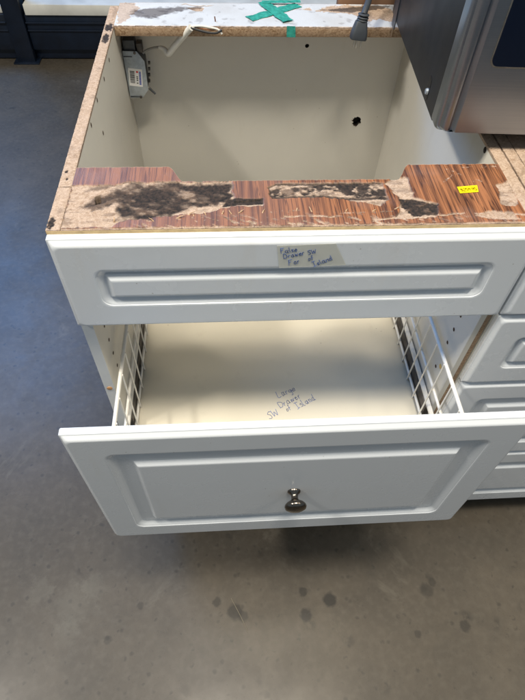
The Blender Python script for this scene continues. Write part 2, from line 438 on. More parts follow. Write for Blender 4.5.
# back panel with its two holes
hole1 = px(357, 121, 1, .582); hole2 = px(307, 46, 1, .582)
def ragged(c, rx, rz, seed, n=22, rag=.28):
    rr = random.Random(seed)
    return [(c.x + rx * math.cos(a) * (1 + rr.uniform(-rag, rag)), c.z + rz * math.sin(a) * (1 + rr.uniform(-rag, rag))) for a in [2 * math.pi * i / n for i in range(n)]]
def panel_with_holes(name, x0, x1, z0, z1, y, t, holes, mat, inner, parent):
    """slab facing -y with blind ragged holes"""
    bm = bmesh.new(); es = []
    def loop(P, yy):
        vs = [bm.verts.new((a, yy, b)) for a, b in P]
        return vs, [bm.edges.new((vs[i], vs[(i + 1) % len(vs)])) for i in range(len(vs))]
    ov, oe = loop([(x0, z0), (x1, z0), (x1, z1), (x0, z1)], y); es += oe; hv = []
    for P in holes:
        v, e = loop(P, y); es += e; hv.append(v)
    bmesh.ops.triangle_fill(bm, use_beauty=True, use_dissolve=False, edges=es)
    for f in bm.faces: f.material_index = 0
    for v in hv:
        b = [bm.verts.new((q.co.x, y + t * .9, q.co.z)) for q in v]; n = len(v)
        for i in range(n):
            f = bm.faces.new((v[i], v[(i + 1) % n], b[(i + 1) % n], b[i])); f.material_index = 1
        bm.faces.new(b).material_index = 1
    b = [bm.verts.new((q.co.x, y + t, q.co.z)) for q in ov]
    for i in range(4): bm.faces.new((ov[i], ov[(i + 1) % 4], b[(i + 1) % 4], b[i]))
    bm.faces.new(b)
    o = from_bm(name, bm, mat, parent); o.data.materials.append(inner); return o
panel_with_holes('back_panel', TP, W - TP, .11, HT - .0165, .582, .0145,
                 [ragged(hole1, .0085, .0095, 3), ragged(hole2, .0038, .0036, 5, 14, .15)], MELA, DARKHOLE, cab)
# torn paper round the big hole
bmr = bmesh.new()
for i in range(7):
    a = random.uniform(2.6, 5.6); c0 = Vector((hole1.x + .0088 * math.cos(a), .5818, hole1.z + .0098 * math.sin(a)))
    d = Vector((math.cos(a + random.uniform(-.6, .6)), -.5, math.sin(a + random.uniform(-.6, .6)))) * random.uniform(.002, .005); s = Vector((-d.z, 0, d.x)) * .35
    va = [bmr.verts.new(c0 - s), bmr.verts.new(c0 + s), bmr.verts.new(c0 + d)]; vb = [bmr.verts.new(v.co + Vector((0, .0006, 0))) for v in va]
    bmr.faces.new(va); bmr.faces.new(vb[::-1])
    for q in range(3): bmr.faces.new((va[q], vb[q], vb[(q + 1) % 3], va[(q + 1) % 3]))
from_bm('torn_paper', bmr, RUSTHOLE, cab)

box('bottom_panel', TP, W - TP, .002, .582, .10, .115, MELA, cab, 0)
box('toe_kick', .0, W, .062, .076, 0, .0995, EDGEW, cab, .0005)

# pin holes and screw holes, seen as dark slots on the inside faces
def pinhole(x, y, z, r, ax, parent, mat=RUSTHOLE, sq=1.0):
    bm = bmesh.new(); s = 1 if ax > 0 else -1
    n = 14
    prof = [(r * 1.15, .0003), (r, .0005), (r * .92, .0001)]
    M = Matrix.Translation((x, y, z)) @ Matrix.Rotation(math.radians(90 * s), 4, 'Y') @ Matrix.Diagonal((sq, 1, 1, 1))
    lathe(bm, prof, M, n); from_bm('pin_hole', bm, mat, parent)
for u, v in ((109, 60), (104, 79), (97, 100), (91, 125), (103, 133)):
    q = px(u, v, 0, TP); pinhole(TP, q.y, q.z, .0021, 1, sl, RUSTHOLE, 1.5)
for i in range(5): pinhole(TP, .040, HT - .205 - .032 * i, .0026, 1, sl)
for i in range(5): pinhole(W - TP, .042, HT - .206 - .032 * i, .0028, -1, sr)
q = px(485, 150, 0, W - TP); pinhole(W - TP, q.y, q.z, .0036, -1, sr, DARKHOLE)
q = px(480, 236, 0, W - TP)
q = px(109, 388, 1, 0)
bm = bmesh.new(); lathe(bm, [(.0042, 0), (.0042, .0008), (.0028, .0014)], Matrix.Translation((.0076, -.0002, q.z)) @ Matrix.Rotation(math.radians(90), 4, 'X'), 16)
from_bm('screw_cap', bm, simple('tan_screw_cap', (.50, .27, .12), .6), sl, 40)
bm = bmesh.new(); lathe(bm, [(.0042, 0), (.0042, .0008), (.0028, .0014)], Matrix.Translation((W - TP, .030, HT - .318)) @ Matrix.Rotation(math.radians(-90), 4, 'Y'), 16)
from_bm('screw_cap', bm, simple('yellow_screw_cap', (.62, .42, .14), .6), sr, 40)

# ---- rim tops (raw particle board edges)
def rim(name, x0, x1, y0, y1, blobs, parent, seed, mat=WORNWOOD, res=.0012):
    nx = max(8, min(140, int((x1 - x0) / .0008))); ny = int((y1 - y0) / res)
    X, Y = np.meshgrid(np.linspace(x0, x1, nx), np.linspace(y0, y1, ny))
    jag = (fbm(X * 300 + seed, Y * 300) - .5)
    bare = np.ones_like(X); burn_and_slot_dark = np.zeros_like(X); soot = sstep(fbm(X * 90 + seed, Y * 60, 4), .56, .8) * .35
    for (cx, cy, rx, ry) in blobs:
        d = np.sqrt(((X - cx) / rx) ** 2 + ((Y - cy) / ry) ** 2) + jag * 1.1
        burn_and_slot_dark = np.maximum(burn_and_slot_dark, sstep(d, 1.15, .8))
    Z = HT + (fbm(X * 500, Y * 500 + seed, 3) - .5) * .0009 - burn_and_slot_dark * .0006
    # frayed long edges
    e = np.minimum(X - x0, x1 - X); Z -= sstep(e, .0016, 0) * .0010 * fbm(X * 10, Y * 240 + seed)
    return sheet(name, X, Y, Z, .0040, mat, parent, dict(bare=bare, burn_and_slot_dark=burn_and_slot_dark, soot=soot, fade=np.zeros_like(X)))
b1 = px(108, 27, 2, HT); b2 = px(106, 38, 2, HT)
kn = px(71, 187, 2, HT).y
rim('rim_block', 0, TP, .0, kn - .0006, [(.004, .012, .004, .010)], sl, 3)
rim('rim_edge', .0002, TP, kn + .0006, D, [(.0085, b1.y, .0062, .016), (.0080, b2.y, .0050, .017), (.005, kn + .03, .0018, .003), (.008, kn + .016, .0016, .003)], sl, 9)
rim('rim_edge', W - TP, W, .0, D, [(W - .009, .34, .004, .05)], sr, 21)

# ---- front top rail with the cooktop cut-out, laminate partly scorched away
xa, xb = TP + .0008, W - TP - .0006
ybk_side = px(120, 168, 2, HT).y; ybk_mid = px(290, 181, 2, HT).y
xl0, xl1 = px(168, 168, 2, HT).x, px(184, 181, 2, HT).x
xr0, xr1 = px(396, 178, 2, HT).x, px(409, 166, 2, HT).x
nx, ny = 760, 160
U, V_ = np.meshgrid(np.linspace(0, 1, nx), np.linspace(0, 1, ny))
X = xa + U * (xb - xa)
yb = ybk_side + (ybk_mid - ybk_side) * sstep(X, xl0, xl1) * (1 - sstep(X, xr0, xr1))
yb = yb + (fbm(X * 260, X * 0 + 3.3, 3) - .5) * .0022
Y = V_ * yb
jag = fbm(X * 160, Y * 160, 4) - .5; jag2 = fbm(X * 45 + 9, Y * 45, 3) - .5; jag3 = fbm(X * 420 + 3, Y * 420, 3) - .5
def mask(pts, soft=.0012, rag=.006, rag2=.004, rag3=.0):
    return sstep(sd(X, Y, topoly(pts)) + jag * rag + jag2 * rag2 + jag3 * rag3, soft, -soft)
bare = mask([(60, 228), (72, 186), (112, 186), (128, 183), (232, 182), (234, 202), (262, 200), (263, 206), (232, 207), (200, 214), (150, 218), (120, 222), (112, 228)], rag2=.003)
bare = np.maximum(bare, mask([(267, 188), (275, 184), (382, 183), (388, 200), (380, 206), (345, 200), (318, 197), (272, 199)], rag2=.002))
bare = np.maximum(bare, mask([(384, 184), (392, 179), (407, 178), (414, 198), (437, 204), (436, 218), (396, 219), (402, 200)], rag2=.003))
bare = np.maximum(bare, mask([(497, 186), (508, 180), (516, 198), (516, 207), (502, 204)], rag2=.005))
bare = np.maximum(bare, mask([(486, 219), (476, 216), (490, 211), (512, 213), (520, 220)], rag2=.003) * .9)
# splintered slivers along the front edge and thin white scratches
sl_n = fbm(X * 95 + 40, Y * 330 + X * 160, 4)
frontband = sstep(Y, .026, .004) * sstep(X, .08, .12) * (1 - .6 * sstep(X, .40, .43))
sliv = sstep(sl_n, .605, .655) * frontband
line = np.abs(Y - (.0135 + .0035 * np.sin(X * 30) + (fbm(X * 50, X * 0 + 8, 3) - .5) * .006))
sliv = np.maximum(sliv, sstep(line, .0017, .0005) * sstep(fbm(X * 60 + 2, X * 0, 2), .46, .56) * sstep(X, .23, .25))
for (u0, v0, u1, v1) in [(196, 176, 214, 175), (446, 170, 462, 176), (478, 181, 492, 186), (462, 168, 500, 167), (470, 183, 476, 180), (440, 185, 452, 176), (340, 214, 392, 212), (272, 213, 300, 211), (190, 222, 196, 212), (196, 212, 204, 221)]:
    A, B = topoly([(u0, v0), (u1, v1)]); sliv = np.maximum(sliv, .7 * sstep(sd(X, Y, [A, B, (B[0] + 1e-5, B[1] + 1e-5)]) + jag * .007, .0012, .0002) * sstep(jag3 + jag, -.10, .08))
bare = np.clip(np.maximum(bare, sliv), 0, 1)
bare = np.maximum(bare, sstep(Y, .0022, .0010))
burn_and_slot_dark = np.zeros_like(X); soot = np.zeros_like(X)
bn = fbm(X * 44 + Y * 20, Y * 70 + 3, 5); bn2 = fbm(X * 130 + 31, Y * 190, 4)
m = mask([(112, 190), (132, 184), (231, 184), (232, 196), (222, 203), (190, 208), (165, 216), (122, 222), (116, 208)], .004, .012, .008)
burn_and_slot_dark = np.maximum(burn_and_slot_dark, m * np.clip(sstep(bn, .26, .54) + sstep(sd(X, Y, topoly([(192, 183), (232, 183), (232, 201), (196, 202)])), .002, -.003) * .7, 0, 1)); soot = np.maximum(soot, m * (.55 + .45 * sstep(bn2, .35, .6)))
m = mask([(80, 207), (98, 196), (118, 192), (126, 196), (108, 206), (92, 212)], .004, .010, .008); soot = np.maximum(soot, m * .9); burn_and_slot_dark = np.maximum(burn_and_slot_dark, m * sstep(bn2, .45, .6) * .7)
m = mask([(84, 192), (92, 187), (114, 186), (98, 191)], .003, .008, .006); soot = np.maximum(soot, m * .8)
slot = mask([(96, 204), (95, 197), (100, 195), (101, 203)], .0006, .001, .001); burn_and_slot_dark = np.maximum(burn_and_slot_dark, mask([(96, 204), (95, 197), (100, 195), (101, 203)], .0034, .001, .001))  # slot painted char-black too, colour standing in for the shade inside it
m = mask([(228, 199), (246, 199), (263, 199), (263, 204), (240, 205), (222, 207)], .0010, .003, .002); burn_and_slot_dark = np.maximum(burn_and_slot_dark, m)
m3 = mask([(267, 188), (275, 184), (382, 183), (388, 200), (345, 200), (318, 197), (272, 199)], .001, .005, .002)
edge3 = sstep(np.abs(sd(X, Y, topoly([(267, 188), (275, 184), (366, 185), (384, 198), (345, 199), (318, 196), (272, 198)])) + jag * .005), .0030, .0008)
burn_and_slot_dark = np.maximum(burn_and_slot_dark, m3 * np.maximum(edge3 * .9, sstep(bn + bn2 * .5 - .25, .50, .66))); soot = np.maximum(soot, m3 * sstep(bn2, .34, .60) * .75)
for (u, v, r) in ((276, 191, .006), (296, 189, .006), (345, 190, .006), (362, 190, .008), (320, 188, .006)):
    cx, cy = topoly([(u, v)])[0]; burn_and_slot_dark = np.maximum(burn_and_slot_dark, sstep(np.sqrt((X - cx) ** 2 + ((Y - cy) * .9) ** 2) + jag * .008, r, r * .55) * .95)
m = mask([(400, 200), (414, 200), (438, 205), (436, 215), (424, 214), (414, 217), (404, 210)], .0014, .008, .004); burn_and_slot_dark = np.maximum(burn_and_slot_dark, m * sstep(bn2, .30, .40)); soot = np.maximum(soot, m)
soot = np.maximum(soot, bare * sstep(fbm(X * 60 + 70, Y * 200, 4), .52, .70) * .45)
rim_d = sstep(np.abs(bare - .5), .5, .1)                                     # scorched line where the laminate broke off
burn_and_slot_dark = np.maximum(burn_and_slot_dark, rim_d * .55 * sstep(bn2, .45, .6) * (X < .46))
Z = HT + .0011 - bare * .0012 - burn_and_slot_dark * .0007 + (fbm(X * 600, Y * 600, 3) - .5) * .0008 * np.maximum(bare, burn_and_slot_dark) + (fbm(X * 40, Y * 40) - .5) * .0003 - slot * .007
Z += sliv * .0010 * sstep(jag3, -.1, .2)
fade = np.clip(sstep(X, .36, .22) + sstep(Y, .02, .0) * .4, 0, 1)
rail = sheet('front_top_rail', X, Y, Z, .0165, WORNWOOD, cab, dict(bare=bare, burn_and_slot_dark=burn_and_slot_dark, soot=soot, fade=fade))
box('rail_edge', .0004, W - .0006, -.0004, .0012, HT - .0150, HT - .0012, simple('golden_rail_edge', (.50, .37, .20), .7, 0, .2, 90), rail, .0003)
rail['label'] = 'scorched wood laminate rail across the front of the open top'
# loose splinters standing on the rail
for (u, v) in [(188, 216), (194, 217), (206, 216), (222, 215), (238, 214), (232, 215), (262, 214), (176, 219), (154, 222), (114, 222), (296, 212), (312, 213), (345, 213), (372, 212), (394, 210)]:
    q = px(u, v, 2, HT); a = random.uniform(.3, 2.6); L = random.uniform(.006, .013); h = random.uniform(.0008, .003)
    p1 = Vector((q.x + L * math.cos(a), max(.001, q.y + .6 * L * math.sin(a)), HT + .0006 + h))
    mid = (Vector((q.x, q.y, HT + .0004)) + p1) / 2 + Vector((random.uniform(-.001, .001), 0, .0008))
    rod('splinter', [(q.x, q.y, HT + .0002), mid, p1], [.0009, .0007, .0002], PART, rail, 5)
# price sticker
st = part('price_sticker', rail, 'bright yellow price sticker')
sp = [px(u, v, 2, HT + .0014) for u, v in ((457, 187), (477, 185.3), (478.5, 192), (460, 193.3))]
prism('sticker_paper', sp, (0, 0, .0003), YEL, st)
st_ex = (sp[2] - sp[3]).normalized(); st_ey = Vector((-st_ex.y, st_ex.x, 0))
# the sticker and its print are pieces of the rail (thing > part > sub-part)
for ch in list(st.children): ch.parent = rail; ch.name = 'price_sticker'
bpy.data.objects.remove(st)
pen('price_print', [('$259.95', .0028, .0030, .0050, 0)], sp[3] + Vector((0, 0, .0004)), st_ex, st_ey, .0007, YINK, rail, .01)

# ---- back top rail, white laminate chipped and stained
yr0 = px(250, 27, 2, HT).y
nx, ny = 620, 90
X, Y = np.meshgrid(np.linspace(TP + .0006, W - TP - .0006, nx), np.linspace(yr0, D + .014, ny))
Y = Y + (1 - (Y - yr0) / (D + .014 - yr0)) * ((fbm(X * 200, X * 0 + 1, 3) - .5) * .0016)
jag = fbm(X * 160 + 7, Y * 160, 4) - .5; jag2 = fbm(X * 45 + 9, Y * 45 + 4, 3) - .5; jag3 = jag
bare = mask([(118, 24), (118, 3), (134, 2), (140, 10), (128, 22)], .001, .014, .012) * .8
bare = np.maximum(bare, mask([(314, 12), (330, 6), (385, 6), (398, 14), (398, 24), (380, 20), (366, 22), (352, 14)], .001, .012, .010))
bare = np.maximum(bare, mask([(186, 8), (204, 8), (203, 12), (196, 12)], .001, .004, .004))
bare = np.maximum(bare, mask([(300, 10), (310, 8), (312, 11)], .001, .004, .004))
crack = np.abs(Y - (px(180, 5.5, 2, HT).y + (fbm(X * 60, X * 0 + 5, 3) - .5) * .012))
bare = np.maximum(bare, sstep(crack, .0024, .0008) * sstep(X, .12, .13) * sstep(X, .185, .17))
bare = np.maximum(bare, sstep(Y - yr0, .0030, .0004) * sstep(jag, -.06, .12))
soot = mask([(128, 16), (134, 10), (168, 8), (204, 7), (170, 13), (152, 19), (140, 18)], .005, .014, .012) * .85
burn_and_slot_dark = soot * sstep(fbm(X * 90, Y * 120, 4), .46, .62) * .5
burn_and_slot_dark = np.maximum(burn_and_slot_dark, sstep(crack, .0010, .0003) * sstep(X, .12, .13) * sstep(X, .185, .17))
m = mask([(318, 10), (340, 8), (386, 5), (392, 8), (350, 12)], .0015, .010, .008); burn_and_slot_dark = np.maximum(burn_and_slot_dark, m * .8)
soot = np.maximum(soot, sstep(fbm(X * 70 + 50, Y * 70, 4), .60, .74) * .35)
Z = HT + .0010 - bare * .0010 - burn_and_slot_dark * .0006 + (fbm(X * 600, Y * 600, 3) - .5) * .0007 * bare
brail = sheet('back_top_rail', X, Y, Z, .0160, WORNWHITE, cab, dict(bare=bare, burn_and_slot_dark=burn_and_slot_dark, soot=soot, fade=np.zeros_like(X)))
brail['label'] = 'chipped white laminate rail across the back of the open top'
box('rail_edge', TP + .001, W - TP - .001, yr0 - .0006, yr0 + .004, HT - .0148, HT - .0022, PARTD, brail, .0004)
# green tape cross
def tape(pts, width, zoff):
    P = [px(u, v, 2, HT) for u, v in pts]; P = [Vector((p.x, p.y, HT + zoff)) for p in P]
    V = []; n = 14; d = (P[1] - P[0]); s = Vector((-d.y, d.x, 0)).normalized() * width / 2
    bm = bmesh.new(); rows = []
    for i in range(n + 1):
        t = i / n; c = P[0].lerp(P[1], t); wv = random.uniform(.88, 1.10); z = Vector((0, 0, random.uniform(0, .0009)))
        rows.append([c - s * wv + z, c + z * 1.4 + Vector((0, 0, .0002)), c + s * wv * random.uniform(.9, 1.05) + z * .5])
    vt = [[bm.verts.new(p) for p in r] for r in rows]; vb = [[bm.verts.new(p - Vector((0, 0, .0005))) for p in r] for r in rows]
    for A in (vt, vb):
        for a, b in zip(A, A[1:]):
            for j in range(2): bm.faces.new((a[j], a[j + 1], b[j + 1], b[j]))
    for j in (0, 2):
        for i in range(n): bm.faces.new((vt[i][j], vt[i + 1][j], vb[i + 1][j], vb[i][j]))
    for i in (0, n):
        for j in range(2): bm.faces.new((vt[i][j], vt[i][j + 1], vb[i][j + 1], vb[i][j]))
    return from_bm('green_tape', bm, GREEN, brail, 40)
tape([(249, 20), (298, 6)], .021, .0018); tape([(263, 4), (288, 23)], .022, .0030); tape([(262, 4.5), (300, 4)], .012, .0042)
q = px(292, 30, 1, yr0 - .002)
prism('green_tape', [(q.x - .0085, yr0 - .0016, HT - .0150), (q.x + .007, yr0 - .0016, HT - .0152), (q.x + .0055, yr0 - .0016, HT + .0020), (q.x - .0090, yr0 - .0016, HT + .0024)], (0, .0005, 0), GREEN, brail)
q = px(216, 23, 2, HT)
rod('nail', [(q.x, q.y + .004, HT - .004), (q.x - .002, q.y + .002, HT + .009)], .0010, COPPER, brail, 8)

# ---- false drawer front
H1 = .1415
ff = front('false_drawer_front', 0, W, HT - .146, H1, -T, T - .0003, .041, .019, cab)
ff['label'] = 'fixed shallow panel front with taped handwritten note'
yn = -T - .0006
nq = [px(u, v, 1, yn) for u, v in ((277, 246), (336, 243.5), (346, 265), (279, 268))]
prism('paper_note', nq, (0, .0003, 0), TAPEC, ff)
nex = (nq[1] - nq[0]).normalized(); ney = Vector((0, -1, 0)).cross(nex) * -1
if ney.z < 0: ney = -ney
def npt(u, v):
    q = px(265 + u / 5.83, 235 + v / 5.83, 1, yn); d = q - nq[0]; return d.dot(nex), d.dot(ney)
L = []
for txt, u, v, s, a in (('False', 92, 106, .0070, 7), ('Drawer', 112, 137, .0066, 13), ('SW', 252, 114, .0062, 12), ('For', 142, 175, .0078, 13), ('of', 254, 148, .0062, 12), ('Island', 284, 183, .0074, 24)):
    a0, b0 = npt(u, v); L.append((txt, a0, b0, s, a))
pen('handwriting', L, nq[0] + Vector((0, -.0002, 0)), nex, ney, .00055, BLUEINK, ff, .06)

# ---- pulled out drawer
PULL = .154; YF = -T - PULL; ZT, ZB = HT - .150, HT - .478
dr = part('drawer', cab, 'deep lower drawer pulled open')
front('drawer_front', 0, W, ZB, ZT - ZB, YF, T, .042, .036, dr)
FZ = HT - .425; DX0, DX1 = .028, .521; DY0, DY1 = YF + T, YF + T + .52
box('drawer_base', DX0, DX1, DY0, DY1, FZ - .012, FZ, MELA2, dr, .0008)
pen('handwriting', [('Large', .018, .043, .0125, 22), ('Drawer', .020, .021, .0125, 28), ('SW', .000, .0, .013, 26), ('of', .031, .013, .011, 26), ('Island', .050, .018, .0125, 28)],
    Vector((*px(270, 419, 2, FZ).xy, FZ + .0003)), Vector((1, 0, 0)), Vector((0, 1, 0)), .00065, BLUEINK, dr, .06)
for side, x in ((0, .0305), (1, .5185)):
    s = 1 if side == 0 else -1
    zb_, zm, zt_ = FZ + .010, HT - .335, HT - .268
    rod('wire_rod', [(x, DY0, zb_), (x, DY1, zb_)], .0024, WIREW, dr)
    rod('wire_rod', [(x, DY0, zm), (x, DY1, zm)], .0024, WIREW, dr)
    rod('wire_rod', [(x, DY0, zt_), (x, DY1, zt_)], .0031, WIREW, dr)
    y = DY0 + .030
    while y < DY1:
        rod('wire_rod', [(x + s * .0028, y, FZ + .001), (x + s * .0028, y, zt_ + .001)], .0014, WIREW, dr, 8); y += .0405
    # clips that hold the wire side
    for y in (DY0 + .062, DY0 + .016):
        box('wire_clip', x - s * .0095 if s > 0 else x + .002, x - .002 if s > 0 else x + .0095, y, y + .006, zt_ - .014, zt_ - .009, WIREW, dr, .0005)
    xs = (TP + .0006, DX0 - .0012) if side == 0 else (DX1 + .0012, W - TP - .0006)
    box('drawer_slide', min(xs), max(xs), -.0, .50, FZ - .004, FZ + .030, METAL_D, cab, .001)
    box('slide_lip', min(xs) + .002, max(xs) - .002, DY0 + .02, .48, FZ + .030, FZ + .036, WIREW, dr, .001)
# knob
kc = px(294, 491, 1, YF); bm = bmesh.new()
lathe(bm, [(.0090, -.0005), (.0092, .0015), (.0080, .0034), (.0052, .0052), (.0046, .009), (.0050, .0125), (.0078, .0150), (.0120, .0172), (.0146, .0200), (.0152, .0226), (.0140, .0252), (.0105, .0272), (.0055, .0283), (.0012, .0286)],
      Matrix.Translation((kc.x, YF, kc.z)) @ Matrix.Rotation(math.radians(90), 4, 'X'), 36)
kb = from_bm('knob', bm, KNOBM, dr, 60); kb['label'] = 'dark pewter mushroom knob'
q = px(224, 522.5, 1, YF + .003)
bm = bmesh.new(); lathe(bm, [(.0019, 0), (.0016, .0005), (.0008, .0007)], Matrix.Translation((q.x, YF + .0032, q.z)) @ Matrix.Rotation(math.radians(55), 4, 'X'), 9)
from_bm('paint_chip', bm, RUSTHOLE, dr)
# closed drawer below
front('bottom_drawer_front', 0, W, HT - .805, .323, -T, T - .0003, .042, .036, cab)

# ================================================================== NEIGHBOUR CABINET
X2 = .5515; W2 = .46
nb = thing('drawer_cabinet', 'white four-drawer base cabinet under the microwave, at the right edge', 'cabinet', (X2, 0, 0))
def nbox(name, x0, x1, *a, **k): return box(name, x0, x1, *a, nb, **k)
nsl = nbox('side_panel', 0, TP, .0006, D, .10, HT - .0042, MELA)
nbox('side_panel', W2 - TP, W2, .0006, D, .10, HT - .0042, MELA)
nbox('back_panel', TP, W2 - TP, .582, .594, .11, HT - .018, MELA)
nbox('bottom_panel', TP, W2 - TP, .002, .582, .10, .115, MELA)
nbox('toe_kick', 0, W2, .062, .076, 0, .0995, BLACKP)
for (z1, z0) in ((.0045, .146), (.149, .306), (.309, .556), (.559, .805)):
    front('drawer_front', .0005, W2 - .001, HT - z0, z0 - z1, -T, T - .0003, .041 if z0 - z1 < .2 else .042, .019 if z0 - z1 < .2 else .030, nb)
def nrim(name, x0, x1, y0, y1, seed, parent=nb):
    o = rim(name, x0, x1, y0, y1, [], parent, seed, res=.0030); return o
nrim('rim_edge', 0, TP, 0, D, 33)
nrim('rim_edge', W2 - TP, W2, 0, D, 35)
nrim('top_panel', TP + .001, W2 - TP - .001, 0, D, 37)

# ================================================================== MICROWAVE
mw_o = px(434.5, 134.5, 2, HT + .020)
mw = thing('microwave_oven', 'stainless steel microwave oven with black side standing on the right cabinet', 'microwave', mw_o)
mw.rotation_euler.z = math.radians(-3.6)
MWW, MWH, MWD = .75, .42, .375
box('casing', .0015, MWW, .030, MWD, .0012, MWH, BLACKP, mw, .0012)
# door: rounded lower corner, bull-nosed edge, groove, flat face
bm = bmesh.new(); prof = []
R = .008
sec = [(0.0002, .030), (.0, .0145), (.0006, .0110), (.0020, .0078), (.0034, .0068), (.0046, .0066), (.0056, .0056), (.0072, .0030), (.0100, .0010), (.0130, .0004), (.0156, .0012), (.0170, .0032), (.0182, .0038), (.0196, .0028), (.0214, .0004), (.0235, -.0012), (.0245, -.0012)]
loops = []
for d, y in sec:
    r = max(.0015, R - d * .45); n = 8; Lp = []
    dx = d; dz = max(0, min(d, .010)) if d < .012 else .010 * 0 + .0045
    x0, x1, z0, z1 = dx, MWW - dx, (d if d < .004 else .004), MWH - (d if d < .004 else .004)
    for cx, cz, a0 in ((x1 - r, z1 - r, 0), (x0 + r, z1 - r, 90), (x0 + r, z0 + r, 180), (x1 - r, z0 + r, 270)):
        for j in range(n):
            a = math.radians(a0 + 90 * j / (n - 1)); Lp.append(bm.verts.new((cx + r * math.cos(a), y, cz + r * math.sin(a))))
    loops.append(Lp)
m_ = len(loops[0])
for a, b in zip(loops, loops[1:]):
    for j in range(m_): bm.faces.new((a[j], a[(j + 1) % m_], b[(j + 1) % m_], b[j]))
bm.faces.new(loops[0]); bm.faces.new(loops[-1][::-1])
door = from_bm('door', bm, STEEL, mw, 30)
# window: dark glass with a thin polished rim, placed from its lower left corner
def mwpt(u, v, yl):
    """photo pixel -> local (x, z) on the door plane y = yl"""
    Mi = Matrix.Translation(mw_o) @ Matrix.Rotation(mw.rotation_euler.z, 4, 'Z'); Mi.invert()
    o = Mi @ CAM_LOC; d = (Mi.to_3x3() @ (RM @ Vector(((u - 262.5) / 529, -(v - 350) / 529, -1))))
    t = (yl - o.y) / d.y; return o + d * t
wl = mwpt(490, 66, -.0015)
def rrect(x0, x1, z0, z1, r, n=8):
    out = []
    for cx, cz, a0 in ((x1 - r, z1 - r, 0), (x0 + r, z1 - r, 90), (x0 + r, z0 + r, 180), (x1 - r, z0 + r, 270)):
        for j in range(n):
            a = math.radians(a0 + 90 * j / (n - 1)); out.append((cx + r * math.cos(a), cz + r * math.sin(a)))
    return out
wx0, wz0, wx1, wz1 = wl.x, wl.z, .53, MWH - .065
prism('window_rim', [(a, -.0011, b) for a, b in rrect(wx0 - .0018, wx1 + .0018, wz0 - .0020, wz1 + .0018, .0095)], (0, -.0008, 0), simple('polished_rim', (.7, .66, .6), .2, 1.), door)
prism('window', [(a, -.0018, b) for a, b in rrect(wx0, wx1, wz0, wz1, .008)], (0, -.0006, 0), GLASS, door)
prism('control_panel', [(a, -.0011, b) for a, b in rrect(.585, .73, .03, MWH - .03, .006)], (0, -.0010, 0), GLASS, mw)
bm = bmesh.new(); tube(bm, [(.560, -.001, .07), (.560, -.035, .08), (.560, -.035, .34), (.560, -.001, .35)], .008, 12); from_bm('door_handle', bm, STEEL, door, 50)
# latch slot in the casing's left side
def sidept(u, v):
    Mi = Matrix.Translation(mw_o) @ Matrix.Rotation(mw.rotation_euler.z, 4, 'Z'); Mi.invert()
    o = Mi @ CAM_LOC; d = (Mi.to_3x3() @ (RM @ Vector(((u - 262.5) / 529, -(v - 350) / 529, -1)))); t = (.0015 - o.x) / d.x; return o + d * t
lp = sidept(428.5, 88)
prism('side_slot', [(.0016, lp.y + a, lp.z + b) for a, b in rrect(-.0065, .0065, -.015, .015, .0055, 6)], (-.0006, 0, 0), simple('slot_recess', (.006, .006, .008), .3), mw)
rod('slot_screw', [(.0012, lp.y - .001, lp.z - .004), (-.0016, lp.y - .001, lp.z - .004)], [.0042, .0034], ZINC, mw, 14)
lp2 = sidept(396, 14)
prism('mounting_tab', [(.0016, lp2.y + a, lp2.z + b) for a, b in rrect(-.012, .012, -.02, .06, .004, 5)], (-.0015, 0, 0), simple('dark_tab', (.05, .055, .07), .35, .5), mw)
for fx in (.12, .66):
    for fy in (.07, .33):
        bm = bmesh.new(); lathe(bm, [(.011, -.0192), (.012, -.016), (.013, .0015)], Matrix.Translation((fx, fy, 0)), 16); from_bm('foot', bm, BLACKP, mw, 40)

# ================================================================== JUNCTION BOX
YB = .548
jb = thing('junction_box', 'small grey steel junction box with barcode sticker, inside the cabinet corner', 'junction box', (0, 0, 0))
def jp(u, v, y=YB): return px(u, v, 1, y)
cover_px = [(121.6, 51), (136.5, 51.5), (144.5, 61.5), (148.5, 90), (143, 97.5), (130.5, 98.5)]
CP = [jp(u, v) for u, v in cover_px]
for c_ in CP: c_.x = max(c_.x, TP + .0012)
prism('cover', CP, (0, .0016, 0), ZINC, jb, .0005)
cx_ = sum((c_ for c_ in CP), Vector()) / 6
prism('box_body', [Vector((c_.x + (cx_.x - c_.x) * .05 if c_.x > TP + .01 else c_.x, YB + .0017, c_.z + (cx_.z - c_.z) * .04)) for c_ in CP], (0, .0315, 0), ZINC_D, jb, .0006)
z_t = CP[0].z
box('cable_clamp', TP + .003, TP + .024, YB + .004, YB + .026, z_t - .002, z_t + .016, ZINC_D, jb, .0012)
box('cable_clamp', TP + .026, TP + .036, YB + .006, YB + .024, z_t - .006, z_t + .010, METAL_D, jb, .0012)
for (u, v) in ((134.5, 53), (141, 97)):
    q = jp(u, v); bm = bmesh.new(); lathe(bm, [(.0026, 0), (.0024, .0010), (.0012, .0015)], Matrix.Translation((q.x, YB, q.z)) @ Matrix.Rotation(math.radians(90), 4, 'X'), 12); from_bm('screw', bm, METAL_D, jb, 40)
box('fold', CP[0].x + .001, jp(132, 56).x, YB - .0010, YB - .0001, jp(128, 57).z, jp(128, 56).z, ZINC_D, jb, .0003)
box('fold', CP[5].x + .001, jp(140, 95).x, YB - .0010, YB - .0001, jp(134, 97).z, jp(134, 96).z, ZINC_D, jb, .0003)
q0 = jp(149, 89); q1 = jp(155.5, 94)
rod('bent_tab', [(q0.x, YB + .004, q0.z), (q1.x, YB, q1.z)], [.0024, .0018], ZINC_D, jb, 8)
for v in (66, 72, 78, 84): 
    q = jp(148.2, v); box('side_tab', q.x - .001, q.x + .0028, YB + .010, YB + .016, q.z - .0022, q.z + .0022, METAL_D, jb, .0004)
